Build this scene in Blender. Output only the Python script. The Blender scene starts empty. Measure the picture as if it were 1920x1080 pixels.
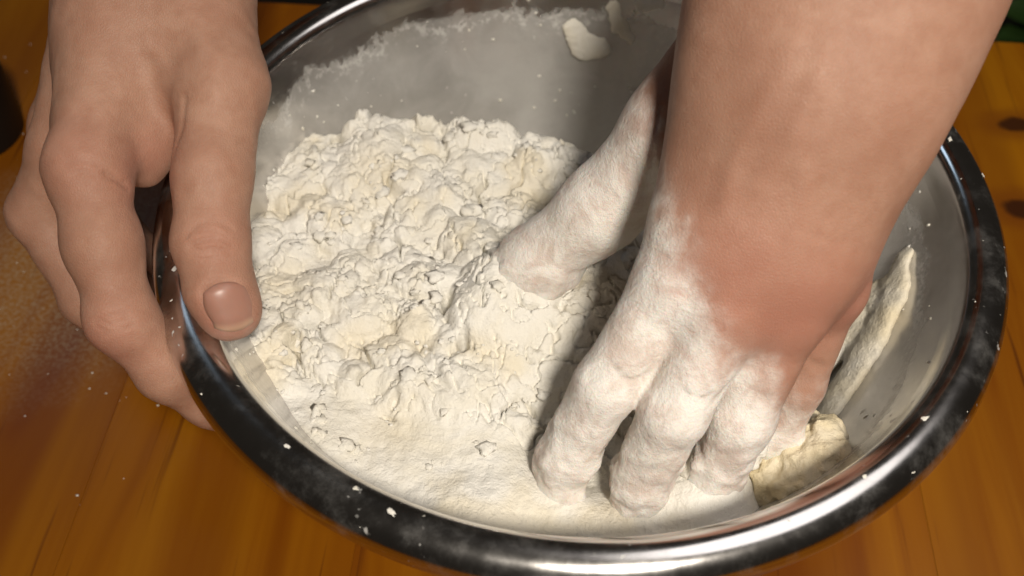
import bpy, bmesh, math, random
import numpy as np
from mathutils import Vector, Matrix, Quaternion

# ------------------------------------------------------------------ camera, light, exposure
scene = bpy.context.scene
COL = scene.collection
rng = np.random.default_rng(7)
random.seed(7)

cam_data = bpy.data.cameras.new('camera')
cam_data.sensor_width = 36.0
cam_data.lens = 18.0 / math.tan(math.radians(27.0))
cam_data.clip_start = 0.01
cam_data.clip_end = 50.0
cam = bpy.data.objects.new('camera', cam_data)
COL.objects.link(cam)
PITCH, ROLL = math.radians(51.482), math.radians(0.880)
fw = Vector((0, math.cos(PITCH), -math.sin(PITCH)))
rt = Vector((1, 0, 0)); up = rt.cross(fw)
r2 = math.cos(ROLL) * rt + math.sin(ROLL) * up
u2 = -math.sin(ROLL) * rt + math.cos(ROLL) * up
cam.matrix_world = Matrix(((r2.x, u2.x, -fw.x, -0.0200), (r2.y, u2.y, -fw.y, -0.2200), (r2.z, u2.z, -fw.z, 0.3221), (0, 0, 0, 1)))
cam_data.dof.use_dof = True
cam_data.dof.focus_distance = 0.285
cam_data.dof.aperture_fstop = 13.0
scene.camera = cam

world = bpy.data.worlds.new('World')
scene.world = world
world.use_nodes = True
world.node_tree.nodes['Background'].inputs[0].default_value = (0.85, 0.72, 0.58, 1)
world.node_tree.nodes['Background'].inputs[1].default_value = 0.022


def area(name, loc, target, size, power, color, size_y=None):
    l = bpy.data.lights.new(name, 'AREA')
    l.shape = 'RECTANGLE' if size_y else 'DISK'
    l.size = size
    if size_y:
        l.size_y = size_y
    l.energy = power
    l.color = color
    o = bpy.data.objects.new(name, l)
    o.location = loc
    o.rotation_euler = (Vector(target) - Vector(loc)).to_track_quat('-Z', 'Y').to_euler()
    COL.objects.link(o)
    return o


key = area('ceiling_lamp', (0.15, -0.58, 0.90), (0.03, -0.06, 0.06), 0.15, 2.05, (1.0, 0.915, 0.80))
key.data.spread = math.radians(78)
area('side_lamp', (0.42, 0.02, 1.05), (0, 0, 0.06), 0.62, 1.9, (1.0, 0.95, 0.93))
area('low_front_lamp', (0.10, -1.10, 0.46), (0, 0.1, 0.06), 0.16, 0.55, (1.0, 0.94, 0.86))
area('window_glow', (-0.62, 0.62, 0.85), (0, 0, 0.08), 0.28, 0.40, (0.60, 0.79, 1.0))

vs = scene.view_settings
vs.view_transform = 'Standard'
vs.look = 'None'
vs.exposure = 0.0
vs.gamma = 1.0
vs.use_curve_mapping = False
scene.render.film_transparent = False
try:
    scene.cycles.use_denoising = True
    scene.cycles.max_bounces = 8
except Exception:
    pass


# ------------------------------------------------------------------ helpers
def tag(o, label=None, cat=None, group=None, kind=None):
    if label: o['label'] = label
    if cat: o['category'] = cat
    if group: o['group'] = group
    if kind: o['kind'] = kind
    return o


def empty(name, loc=(0, 0, 0)):
    o = bpy.data.objects.new(name, None)
    o.empty_display_size = 0.02
    o.location = loc
    COL.objects.link(o)
    return o


def mesh_obj(name, verts, faces, mat, parent=None, smooth=True):
    me = bpy.data.meshes.new(name)
    v = np.asarray(verts, dtype=np.float32)
    f = np.asarray(faces, dtype=np.int32) if not isinstance(faces, list) else None
    if f is not None and f.ndim == 2:
        n, k = f.shape
        me.vertices.add(len(v)); me.vertices.foreach_set('co', v.ravel())
        me.loops.add(n * k); me.loops.foreach_set('vertex_index', f.ravel())
        me.polygons.add(n)
        me.polygons.foreach_set('loop_start', np.arange(0, n * k, k, dtype=np.int32))
        me.polygons.foreach_set('loop_total', np.full(n, k, dtype=np.int32))
        me.update(calc_edges=True)
        me.validate()
    else:
        me.from_pydata([tuple(map(float, q)) for q in v], [], [tuple(map(int, q)) for q in faces])
        me.update()
    me.polygons.foreach_set('use_smooth', np.full(len(me.polygons), smooth, dtype=bool))
    me.materials.append(mat)
    o = bpy.data.objects.new(name, me)
    COL.objects.link(o)
    if parent:
        o.parent = parent
        o.matrix_parent_inverse = Matrix.Translation(-Vector(parent.location)) if not parent.rotation_euler.z else parent.matrix_world.inverted()
    return o


def attr(o, name, vals):
    a = o.data.attributes.new(name, 'FLOAT', 'POINT')
    a.data.foreach_set('value', np.asarray(vals, dtype=np.float32))


_perm = np.concatenate([np.random.default_rng(11).permutation(256)] * 3)
_grad = np.random.default_rng(12).normal(size=(256, 3)); _grad /= np.linalg.norm(_grad, axis=1)[:, None]


def perlin(p):
    p = np.asarray(p, float)
    i = np.floor(p).astype(int); f = p - i; i &= 255
    w = f * f * f * (f * (f * 6 - 15) + 10)
    r = 0
    for dx in (0, 1):
        wx = w[..., 0] if dx else 1 - w[..., 0]
        for dy in (0, 1):
            wy = w[..., 1] if dy else 1 - w[..., 1]
            for dz in (0, 1):
                wz = w[..., 2] if dz else 1 - w[..., 2]
                h = _perm[_perm[_perm[(i[..., 0] + dx) & 255] + ((i[..., 1] + dy) & 255)] + ((i[..., 2] + dz) & 255)]
                g = _grad[h]
                r = r + wx * wy * wz * (g[..., 0] * (f[..., 0] - dx) + g[..., 1] * (f[..., 1] - dy) + g[..., 2] * (f[..., 2] - dz))
    return r * 1.6


def fbm(p, oct=4, gain=0.5):
    a, s, r = 1.0, 1.0, 0
    for k in range(oct):
        r = r + a * perlin(np.asarray(p) * s + 17.3 * k)
        a *= gain; s *= 2.03
    return r


def sstep(a, b, x):
    t = np.clip((x - a) / (b - a), 0, 1)
    return t * t * (3 - 2 * t)


def surface_net(F, origin, h):
    """naive surface nets on a 3D array, negative inside -> verts, quads"""
    nx, ny, nz = F.shape
    S = F < 0
    c = np.zeros((nx - 1, ny - 1, nz - 1), np.int8)
    for dx in (0, 1):
        for dy in (0, 1):
            for dz in (0, 1):
                c += S[dx:nx - 1 + dx, dy:ny - 1 + dy, dz:nz - 1 + dz]
    act = (c > 0) & (c < 8)
    I = np.argwhere(act)
    idx = -np.ones(act.shape, np.int64)
    idx[act] = np.arange(len(I))
    acc = np.zeros((len(I), 3)); cnt = np.zeros(len(I))
    corners = [(a, b, d) for a in (0, 1) for b in (0, 1) for d in (0, 1)]
    for q in corners:
        for ax in range(3):
            if q[ax]: continue
            q2 = list(q); q2[ax] = 1
            A = F[I[:, 0] + q[0], I[:, 1] + q[1], I[:, 2] + q[2]]
            B = F[I[:, 0] + q2[0], I[:, 1] + q2[1], I[:, 2] + q2[2]]
            m = (A < 0) != (B < 0)
            t = np.where(m, A / np.where(m, A - B, 1), 0)
            pos = np.array(q, float)[None].repeat(len(I), 0); pos[:, ax] = t
            acc[m] += pos[m]; cnt[m] += 1
    V = (I + acc / cnt[:, None]) * h + origin
    quads = []
    for ax in range(3):
        sl0 = [slice(1, -1)] * 3; sl1 = [slice(1, -1)] * 3
        sl0[ax] = slice(0, F.shape[ax] - 1); sl1[ax] = slice(1, F.shape[ax])
        A = S[tuple(sl0)]; B = S[tuple(sl1)]
        off = np.array([1, 1, 1]); off[ax] = 0
        E = np.argwhere(A != B) + off
        inside = S[E[:, 0], E[:, 1], E[:, 2]]
        b, d = (ax + 1) % 3, (ax + 2) % 3
        def cell(db, dd):
            e = E.copy(); e[:, b] -= db; e[:, d] -= dd
            return idx[e[:, 0], e[:, 1], e[:, 2]]
        Q = np.stack([cell(1, 1), cell(0, 1), cell(0, 0), cell(1, 0)], 1)
        Q[~inside] = Q[~inside][:, ::-1]
        quads.append(Q[(Q >= 0).all(1)])
    return V, np.concatenate(quads)


class Body:
    """smooth union of tapered limbs -> one continuous skin"""
    def __init__(self):
        self.prims = []; self.grooves = []; self.extra = None; self.cur = None; self.roots = {}; self.shrink = 0.0

    def limb(self, a, b, k=0.006, flat=None):
        (pa, ra), (pb, rb) = a, b
        self.prims.append((np.array(pa, float), np.array(pb, float), ra, rb, k, flat, self.cur))

    def chain(self, nodes, k=0.006, flat=None):
        for a, b in zip(nodes[:-1], nodes[1:]):
            self.limb(a, b, k, flat)

    def ball(self, c, r, k=0.006):
        self.limb((c, r), ((c[0], c[1], c[2] + 1e-5), r), k)

    def groove(self, pts, width, depth):
        self.grooves.append((np.array(pts, float), width, depth))

    def base(self, p):
        parts = {}
        for a, b, ra, rb, k, flat, grp in self.prims:
            d = parts.get(grp)
            ba = b - a
            t = np.clip(((p - a) @ ba) / (ba @ ba), 0, 1)
            q = p - a - t[:, None] * ba
            if flat is not None:
                n = np.array(flat[0], float); n /= np.linalg.norm(n)
                q = q + (q @ n)[:, None] * n * (1 / flat[1] - 1)
            e = np.sqrt((q * q).sum(1)) - (ra + (rb - ra) * t)
            if d is None:
                d = e
            else:
                h = np.clip(0.5 + 0.5 * (d - e) / k, 0, 1)
                d = d * (1 - h) + e * h - k * h * (1 - h)
            parts[grp] = d
        d = parts[None]
        for grp, e in parts.items():      # fingers blend with the hand only near their roots
            if grp is None: continue
            root, k0, k1, rr = self.roots[grp]
            k = k1 + (k0 - k1) * np.exp(-((p - root) ** 2).sum(1) / rr ** 2)
            h = np.clip(0.5 + 0.5 * (d - e) / k, 0, 1)
            d = d * (1 - h) + e * h - k * h * (1 - h)
        return d + self.shrink

    def finger(self, name, root, k0=0.007, k1=0.0012, rr=0.015):
        self.cur = name
        if name is not None: self.roots[name] = (np.array(root, float), k0, k1, rr)

    def __call__(self, p):
        d = self.base(p)
        for pts, w, dep in self.grooves:
            best = None
            for a, b in zip(pts[:-1], pts[1:]):
                ba = b - a
                t = np.clip(((p - a) @ ba) / (ba @ ba + 1e-12), 0, 1)
                q = p - a - t[:, None] * ba
                e = (q * q).sum(1)
                best = e if best is None else np.minimum(best, e)
            d = d + dep * np.exp(-best / (w * w))
        if self.extra is not None:
            d = self.extra(p, d)
        return d

    def snap(self, pts):
        p = np.array(pts, float)
        for _ in range(12):
            d = self.base(p); g = self.normal(p)
            p = p - g * d[:, None]
        return p

    def normal(self, p, e=4e-4):
        g = np.stack([self.base(p + np.eye(3)[i] * e) - self.base(p - np.eye(3)[i] * e) for i in range(3)], 1)
        return g / (np.linalg.norm(g, axis=1)[:, None] + 1e-12)

    def mesh(self, h=0.0007, lo=None, hi=None):
        if lo is None:
            A = np.array([q - max(p[2], p[3]) for p in self.prims for q in (p[0], p[1])])
            B = np.array([q + max(p[2], p[3]) for p in self.prims for q in (p[0], p[1])])
            lo, hi = A.min(0) - 0.006, B.max(0) + 0.006
        lo = np.array(lo, float); hi = np.array(hi, float)
        m = 4
        n = (np.ceil((hi - lo) / (h * m)).astype(int) + 1)
        ax = [lo[i] + (np.arange(n[i]) + 0.5) * h * m for i in range(3)]
        G = np.stack(np.meshgrid(*ax, indexing='ij'), -1).reshape(-1, 3)
        C = self.base(G).reshape(n)
        near = np.abs(C) < h * m * 1.0 + 0.0030
        F = np.repeat(np.repeat(np.repeat(C, m, 0), m, 1), m, 2)
        M = np.repeat(np.repeat(np.repeat(near, m, 0), m, 1), m, 2)
        I = np.argwhere(M)
        P = lo + (I + 0.5) * h
        out = np.empty(len(P))
        for s in range(0, len(P), 400000):
            out[s:s + 400000] = self(P[s:s + 400000])
        F[I[:, 0], I[:, 1], I[:, 2]] = out
        return surface_net(F, lo + 0.5 * h, h)


# ------------------------------------------------------------------ materials
def new_mat(name):
    m = bpy.data.materials.new(name); m.use_nodes = True
    nt = m.node_tree
    return m, nt, nt.nodes['Principled BSDF']


def node(nt, typ, **kw):
    n = nt.nodes.new(typ)
    for k, v in kw.items():
        if k.startswith('i_'):
            key = k[2:]
            n.inputs[int(key) if key.isdigit() else key].default_value = v
        else:
            setattr(n, k, v)
    return n


def ramp(nt, fac, stops):
    r = nt.nodes.new('ShaderNodeValToRGB')
    e = r.color_ramp.elements
    while len(e) < len(stops): e.new(0.5)
    for q, (p, c) in zip(e, stops):
        q.position = p; q.color = (*c, 1) if len(c) == 3 else c
    nt.links.new(fac, r.inputs[0])
    return r.outputs[0]


def mixc(nt, fac, a, b):
    m = nt.nodes.new('ShaderNodeMix'); m.data_type = 'RGBA'
    for sock, v in ((m.inputs[0], fac), (m.inputs[6], a), (m.inputs[7], b)):
        if hasattr(v, 'links'): nt.links.new(v, sock)
        elif isinstance(v, (int, float)): sock.default_value = v
        else: sock.default_value = (*v, 1) if len(v) == 3 else v
    return m.outputs[2]


def math_n(nt, op, a, b=None, c=None, clamp=False):
    m = nt.nodes.new('ShaderNodeMath'); m.operation = op; m.use_clamp = clamp
    for i, v in enumerate((a, b, c)):
        if v is None: continue
        if hasattr(v, 'links'): nt.links.new(v, m.inputs[i])
        else: m.inputs[i].default_value = v
    return m.outputs[0]


def maprange(nt, v, a, b, lo=0.0, hi=1.0, smooth=True):
    m = nt.nodes.new('ShaderNodeMapRange')
    m.interpolation_type = 'SMOOTHSTEP' if smooth else 'LINEAR'
    nt.links.new(v, m.inputs[0])
    for i, q in zip((1, 2, 3, 4), (a, b, lo, hi)): m.inputs[i].default_value = q
    return m.outputs[0]


def noise(nt, vec, scale, detail=4, rough=0.55, dist=0.0):
    n = node(nt, 'ShaderNodeTexNoise', i_Scale=scale, i_Detail=detail, i_Roughness=rough, i_Distortion=dist)
    if vec is not None: nt.links.new(vec, n.inputs['Vector'])
    return n.outputs[0]


def bump(nt, height, strength, dist, normal=None):
    b = node(nt, 'ShaderNodeBump', i_Strength=strength, i_Distance=dist)
    nt.links.new(height, b.inputs['Height'])
    if normal is not None: nt.links.new(normal, b.inputs['Normal'])
    return b.outputs[0]


def geo_pos(nt):
    return nt.nodes.new('ShaderNodeNewGeometry').outputs['Position']


# --- brushed steel with a film of flour
def mat_bowl():
    m, nt, b = new_mat('steel_with_flour_film')
    pos = geo_pos(nt)
    sep = nt.nodes.new('ShaderNodeSeparateXYZ'); nt.links.new(pos, sep.inputs[0])
    n1 = noise(nt, pos, 55, 5, 0.65, 0.4)
    n2 = noise(nt, pos, 260, 4, 0.65)
    n3 = noise(nt, pos, 16, 3, 0.5)
    # inside-ness comes from an attribute on the mesh: height of the inner wall, 1 outside
    at = node(nt, 'ShaderNodeAttribute', attribute_name='inner_height')
    hgt = at.outputs['Fac']
    e = math_n(nt, 'ADD', hgt, math_n(nt, 'MULTIPLY', math_n(nt, 'SUBTRACT', n1, 0.5), 0.020))
    e = math_n(nt, 'ADD', e, math_n(nt, 'MULTIPLY', math_n(nt, 'SUBTRACT', n2, 0.5), 0.009))
    e = math_n(nt, 'ADD', e, math_n(nt, 'MULTIPLY', math_n(nt, 'SUBTRACT', n3, 0.5), 0.016))
    e = math_n(nt, 'ADD', e, math_n(nt, 'MULTIPLY', sep.outputs[0], 0.035))
    film = maprange(nt, e, 0.0845, 0.0815)
    dens = maprange(nt, math_n(nt, 'ADD', n3, math_n(nt, 'MULTIPLY', n1, 0.35)), 0.45, 0.95, 0.22, 0.56)
    edge = math_n(nt, 'MULTIPLY', maprange(nt, e, 0.0765, 0.0815), film)
    edge2 = math_n(nt, 'MULTIPLY', edge, maprange(nt, n2, 0.45, 0.62))
    dens = math_n(nt, 'ADD', dens, math_n(nt, 'MULTIPLY', edge2, 0.35), clamp=True)
    film = math_n(nt, 'MULTIPLY', film, dens)
    # scattered specks and smudges on the clean band and on the lip
    n4 = noise(nt, pos, 330, 2, 0.5); n5 = noise(nt, pos, 45, 3, 0.6)
    speck = math_n(nt, 'MULTIPLY', maprange(nt, n4, 0.66, 0.73), maprange(nt, n5, 0.50, 0.66))
    n6 = noise(nt, pos, 70, 6, 0.72, 0.15)
    smudge = math_n(nt, 'MULTIPLY', maprange(nt, n6, 0.46, 0.85), 0.13)
    up_only = maprange(nt, hgt, 0.50, 0.49)   # none on the outside
    dirty = math_n(nt, 'MULTIPLY', math_n(nt, 'ADD', speck, smudge, clamp=True), up_only)
    fac = math_n(nt, 'MAXIMUM', film, dirty)
    b.inputs['Metallic'].default_value = 1.0
    nt.links.new(mixc(nt, n5, (0.66, 0.64, 0.62), (0.55, 0.53, 0.51)), b.inputs['Base Color'])
    rough = math_n(nt, 'ADD', math_n(nt, 'MULTIPLY', n6, 0.22), 0.07)
    nt.links.new(rough, b.inputs['Roughness'])
    nt.links.new(bump(nt, n5, 0.05, 0.001), b.inputs['Normal'])
    p2 = nt.nodes.new('ShaderNodeBsdfPrincipled')
    nt.links.new(mixc(nt, n1, (0.47, 0.46, 0.435), (0.61, 0.60, 0.575)), p2.inputs['Base Color'])
    p2.inputs['Roughness'].default_value = 0.34
    p2.inputs['Specular IOR Level'].default_value = 0.35
    nt.links.new(bump(nt, math_n(nt, 'ADD', n2, n1), 0.35, 0.0006), p2.inputs['Normal'])
    mx = nt.nodes.new('ShaderNodeMixShader')
    nt.links.new(fac, mx.inputs[0]); nt.links.new(b.outputs[0], mx.inputs[1]); nt.links.new(p2.outputs[0], mx.inputs[2])
    nt.links.new(mx.outputs[0], nt.nodes['Material Output'].inputs[0])
    return m


def mat_flour(name='flour', dough=0.0):
    m, nt, b = new_mat(name)
    pos = geo_pos(nt)
    a = node(nt, 'ShaderNodeAttribute', attribute_name='butter').outputs['Fac']
    n1 = noise(nt, pos, 60, 4, 0.6, 0.6)
    n2 = noise(nt, pos, 420, 4, 0.65)
    n3 = noise(nt, pos, 1300, 3, 0.6)
    base = mixc(nt, maprange(nt, n1, 0.35, 0.68), (0.76, 0.74, 0.685), (0.715, 0.68, 0.59))
    base = mixc(nt, a, base, (0.66, 0.53, 0.27))
    base = mixc(nt, math_n(nt, 'MULTIPLY', n2, 0.25), base, (0.72, 0.69, 0.62))
    nt.links.new(base, b.inputs['Base Color'])
    b.inputs['Roughness'].default_value = 0.85
    b.inputs['Specular IOR Level'].default_value = 0.06
    b.inputs['Subsurface Weight'].default_value = 0.0
    b.inputs['Subsurface Radius'].default_value = (1.0, 0.8, 0.5)
    b.inputs['Subsurface Scale'].default_value = 0.0015
    h = math_n(nt, 'ADD', n2, math_n(nt, 'MULTIPLY', n3, 0.8))
    nt.links.new(bump(nt, h, 0.60, 0.0010), b.inputs['Normal'])
    return m


def mat_skin():
    m, nt, b = new_mat('skin')
    tc = nt.nodes.new('ShaderNodeTexCoord').outputs['Object']
    fl = node(nt, 'ShaderNodeAttribute', attribute_name='flour').outputs['Fac']
    red = node(nt, 'ShaderNodeAttribute', attribute_name='red').outputs['Fac']
    n1 = noise(nt, tc, 38, 4, 0.6)
    n2 = noise(nt, tc, 210, 4, 0.6)
    n3 = noise(nt, tc, 900, 3, 0.6)
    vo = node(nt, 'ShaderNodeTexVoronoi', feature='DISTANCE_TO_EDGE', i_Scale=1500.0, i_Randomness=1.0)
    mp = nt.nodes.new('ShaderNodeMapping'); mp.inputs['Scale'].default_value = (1.0, 0.55, 0.8)
    nt.links.new(tc, mp.inputs[0]); nt.links.new(mp.outputs[0], vo.inputs['Vector'])
    base = mixc(nt, maprange(nt, n1, 0.3, 0.7), (0.425, 0.245, 0.170), (0.345, 0.180, 0.120))
    base = mixc(nt, maprange(nt, n2, 0.35, 0.75, 0.0, 0.55), base, (0.33, 0.165, 0.105))
    base = mixc(nt, red, base, (0.41, 0.165, 0.118))
    flc = mixc(nt, n1, (0.82, 0.79, 0.75), (0.76, 0.72, 0.65))
    mm = math_n(nt, 'ADD', fl, math_n(nt, 'MULTIPLY', math_n(nt, 'SUBTRACT', n2, 0.5), math_n(nt, 'MULTIPLY', maprange(nt, fl, 0.02, 0.35), 0.6)), clamp=True)
    mm = math_n(nt, 'MULTIPLY', maprange(nt, mm, 0.08, 0.85, 0.0, 0.95), maprange(nt, noise(nt, tc, 110, 4, 0.65, 0.5), 0.32, 0.60, 0.62, 1.0))
    nt.links.new(mixc(nt, mm, base, flc), b.inputs['Base Color'])
    nt.links.new(math_n(nt, 'ADD', math_n(nt, 'MULTIPLY', mm, 0.36), math_n(nt, 'ADD', 0.47, math_n(nt, 'MULTIPLY', n2, 0.12))), b.inputs['Roughness'])
    b.inputs['Subsurface Weight'].default_value = 0.28
    b.inputs['Subsurface Radius'].default_value = (1.0, 0.42, 0.25)
    b.inputs['Subsurface Scale'].default_value = 0.0035
    b.inputs['Specular IOR Level'].default_value = 0.28
    h = math_n(nt, 'ADD', maprange(nt, vo.outputs['Distance'], 0.0, 0.22), math_n(nt, 'MULTIPLY', n3, 0.5))
    nb = bump(nt, h, 0.32, 0.00020)
    hf = math_n(nt, 'MULTIPLY', math_n(nt, 'ADD', n2, n3), mm)
    nt.links.new(bump(nt, hf, 0.40, 0.0009, nb), b.inputs['Normal'])
    return m


def mat_nail():
    m, nt, b = new_mat('nail')
    tc = nt.nodes.new('ShaderNodeTexCoord').outputs['Object']
    e = node(nt, 'ShaderNodeAttribute', attribute_name='free_edge').outputs['Fac']
    n = noise(nt, tc, 160, 3)
    base = mixc(nt, n, (0.375, 0.195, 0.145), (0.33, 0.165, 0.120))
    nt.links.new(mixc(nt, e, base, (0.46, 0.28, 0.19)), b.inputs['Base Color'])
    b.inputs['Roughness'].default_value = 0.38
    b.inputs['Subsurface Weight'].default_value = 0.2
    b.inputs['Subsurface Scale'].default_value = 0.002
    nt.links.new(bump(nt, noise(nt, tc, 420, 2), 0.08, 0.0003), b.inputs['Normal'])
    return m


def mat_wood(name='varnished_pine', rot=0.0):
    m, nt, b = new_mat(name)
    tc = nt.nodes.new('ShaderNodeTexCoord').outputs['Object']
    oi = nt.nodes.new('ShaderNodeObjectInfo')
    mp = nt.nodes.new('ShaderNodeMapping'); nt.links.new(tc, mp.inputs[0])
    off = nt.nodes.new('ShaderNodeVectorMath'); off.operation = 'SCALE'; off.inputs[3].default_value = 3.0
    nt.links.new(tc, off.inputs[0])
    cmb = nt.nodes.new('ShaderNodeCombineXYZ')
    nt.links.new(math_n(nt, 'MULTIPLY', oi.outputs['Random'], 9.0), cmb.inputs[0]); nt.links.new(math_n(nt, 'MULTIPLY', oi.outputs['Random'], 5.0), cmb.inputs[1])
    nt.links.new(cmb.outputs[0], mp.inputs['Location'])
    vec = mp.outputs[0]
    st = nt.nodes.new('ShaderNodeMapping'); st.inputs['Scale'].default_value = (1.0, 0.10, 1.0); nt.links.new(vec, st.inputs[0])
    s2 = nt.nodes.new('ShaderNodeMapping'); s2.inputs['Scale'].default_value = (1.0, 0.035, 1.0); nt.links.new(vec, s2.inputs[0])
    g1 = noise(nt, st.outputs[0], 26, 4, 0.6, 1.2)
    g2 = noise(nt, s2.outputs[0], 210, 3, 0.55, 0.2)
    wv = node(nt, 'ShaderNodeTexWave', wave_type='BANDS', bands_direction='X', i_Scale=5.0, i_Distortion=11.0, i_Detail=3.0)
    wv.inputs['Detail Scale'].default_value = 0.8
    nt.links.new(st.outputs[0], wv.inputs['Vector'])
    big = noise(nt, st.outputs[0], 9, 2, 0.5, 0.5)
    base = ramp(nt, g1, [(0.25, (0.145, 0.037, 0.0016)), (0.48, (0.25, 0.086, 0.0025)), (0.75, (0.335, 0.135, 0.004))])
    base = mixc(nt, maprange(nt, wv.outputs['Fac'], 0.55, 0.95, 0, 0.38), base, (0.105, 0.021, 0.003))
    base = mixc(nt, maprange(nt, big, 0.50, 0.70, 0, 0.75), base, (0.095, 0.018, 0.003))
    pores = maprange(nt, g2, 0.62, 0.72)
    base = mixc(nt, math_n(nt, 'MULTIPLY', pores, 0.75), base, (0.060, 0.014, 0.003))
    base = mixc(nt, math_n(nt, 'MULTIPLY', oi.outputs['Random'], 0.30), base, (0.13, 0.032, 0.003))
    pos = geo_pos(nt)
    # knots
    for (kx, ky, ks) in ((KNOTS[0][0], KNOTS[0][1], 0.0075), (KNOTS[1][0], KNOTS[1][1], 0.0085), (0.05, -0.33, 0.008)):
        q = nt.nodes.new('ShaderNodeVectorMath'); q.operation = 'SUBTRACT'; q.inputs[1].default_value = (kx, ky, 0); nt.links.new(pos, q.inputs[0])
        sc = nt.nodes.new('ShaderNodeMapping'); sc.inputs['Scale'].default_value = (0.75, 1.25, 0.0); nt.links.new(q.outputs[0], sc.inputs[0])
        ln = nt.nodes.new('ShaderNodeVectorMath'); ln.operation = 'LENGTH'; nt.links.new(sc.outputs[0], ln.inputs[0])
        dd = math_n(nt, 'ADD', ln.outputs['Value'], math_n(nt, 'MULTIPLY', math_n(nt, 'SUBTRACT', noise(nt, pos, 120, 3), 0.5), 0.006))
        base = mixc(nt, maprange(nt, dd, ks * 2.6, ks * 0.9, 0, 0.55), base, (0.12, 0.028, 0.004))
        base = mixc(nt, maprange(nt, dd, ks * 1.05, ks * 0.6, 0, 0.9), base, (0.028, 0.009, 0.004))
    # flour dusted on the table beside the bowl
    q = nt.nodes.new('ShaderNodeVectorMath'); q.operation = 'SUBTRACT'; q.inputs[1].default_value = DUST; nt.links.new(pos, q.inputs[0])
    ln = nt.nodes.new('ShaderNodeVectorMath'); ln.operation = 'LENGTH'; nt.links.new(q.outputs[0], ln.inputs[0])
    dn = noise(nt, pos, 30, 5, 0.65); fn = noise(nt, pos, 520, 3, 0.7)
    dm = maprange(nt, math_n(nt, 'ADD', ln.outputs['Value'], math_n(nt, 'MULTIPLY', math_n(nt, 'SUBTRACT', dn, 0.5), 0.07)), 0.074, 0.024)
    dm = math_n(nt, 'MULTIPLY', dm, maprange(nt, fn, 0.36, 0.70, 0.03, 0.36))
    base = mixc(nt, dm, base, (0.40, 0.36, 0.27))
    nt.links.new(base, b.inputs['Base Color'])
    rg = math_n(nt, 'ADD', math_n(nt, 'MULTIPLY', g1, 0.18), 0.24)
    nt.links.new(math_n(nt, 'ADD', rg, math_n(nt, 'MULTIPLY', dm, 0.5)), b.inputs['Roughness'])
    b.inputs['Specular IOR Level'].default_value = 0.16
    nt.links.new(bump(nt, math_n(nt, 'ADD', g2, math_n(nt, 'MULTIPLY', dn, 0.4)), 0.10, 0.0005), b.inputs['Normal'])
    return m


def mat_plain(name, c, rough=0.6, c2=None, scale=40):
    m, nt, b = new_mat(name)
    tc = nt.nodes.new('ShaderNodeTexCoord').outputs['Object']
    nt.links.new(mixc(nt, noise(nt, tc, scale, 4), c, c2 or tuple(x * 0.7 for x in c)), b.inputs['Base Color'])
    b.inputs['Roughness'].default_value = rough
    return m


KNOTS = ((0.2183, 0.1399, 0.0000), (0.2042, 0.0852, 0.0000))
DUST = (-0.2091, 0.0440, 0.0000)

M_BOWL = mat_bowl()
M_FLOUR = mat_flour()
M_SKIN = mat_skin()
M_NAIL = mat_nail()
M_WOOD = mat_wood()
M_FLOOR = mat_plain('dark_floor', (0.035, 0.028, 0.020), 0.6, (0.02, 0.017, 0.013), 6)
M_BLACK = mat_plain('black_plastic', (0.006, 0.006, 0.006), 0.45)
M_LEAF = mat_plain('leaf', (0.055, 0.12, 0.022), 0.45, (0.025, 0.06, 0.012), 60)
M_STEM = mat_plain('stem', (0.10, 0.09, 0.035), 0.6)
M_POT = mat_plain('grey_pot', (0.16, 0.15, 0.15), 0.6)

# ------------------------------------------------------------------ floor and table
def box(name, x0, x1, y0, y1, z0, z1, mat, parent=None, bev=0.0):
    bm = bmesh.new()
    bmesh.ops.create_cube(bm, size=1.0)
    for v in bm.verts:
        v.co = Vector(((x0 + x1) / 2 + v.co.x * (x1 - x0), (y0 + y1) / 2 + v.co.y * (y1 - y0), (z0 + z1) / 2 + v.co.z * (z1 - z0)))
    if bev:
        bmesh.ops.bevel(bm, geom=bm.edges[:], offset=bev, segments=2, affect='EDGES')
    me = bpy.data.meshes.new(name); bm.to_mesh(me); bm.free()
    me.materials.append(mat)
    o = bpy.data.objects.new(name, me); COL.objects.link(o)
    if parent: o.parent = parent
    return o


FLOOR_Z = -0.74
fl = box('floor', -1.6, 1.6, -1.0, 2.6, FLOOR_Z - 0.05, FLOOR_Z, M_FLOOR)
tag(fl, kind='structure')

table = empty('table', (0, 0, FLOOR_Z))
table.rotation_euler.z = math.radians(-3.59)
tag(table, 'varnished orange pine table under the steel bowl', 'table')
BW = 0.098
EDGE_Y = 0.2165
for i in range(-6, 6):
    x0 = i * BW + 0.031
    box('board', x0 + 0.00002, x0 + BW - 0.00002, -0.50, EDGE_Y, 0.74 - 0.028, 0.74, M_WOOD, table, 0.00025)
box('apron', -0.50, 0.50, 0.155, 0.175, 0.63, 0.7115, M_WOOD, table, 0.001)
box('apron', -0.50, 0.50, -0.455, -0.435, 0.63, 0.7115, M_WOOD, table, 0.001)
for sx in (-1, 1):
    for y in (0.148, -0.428):
        box('leg', sx * 0.53 - 0.025, sx * 0.53 + 0.025, y - 0.025, y + 0.025, 0.0, 0.7115, M_WOOD, table, 0.002)

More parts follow.
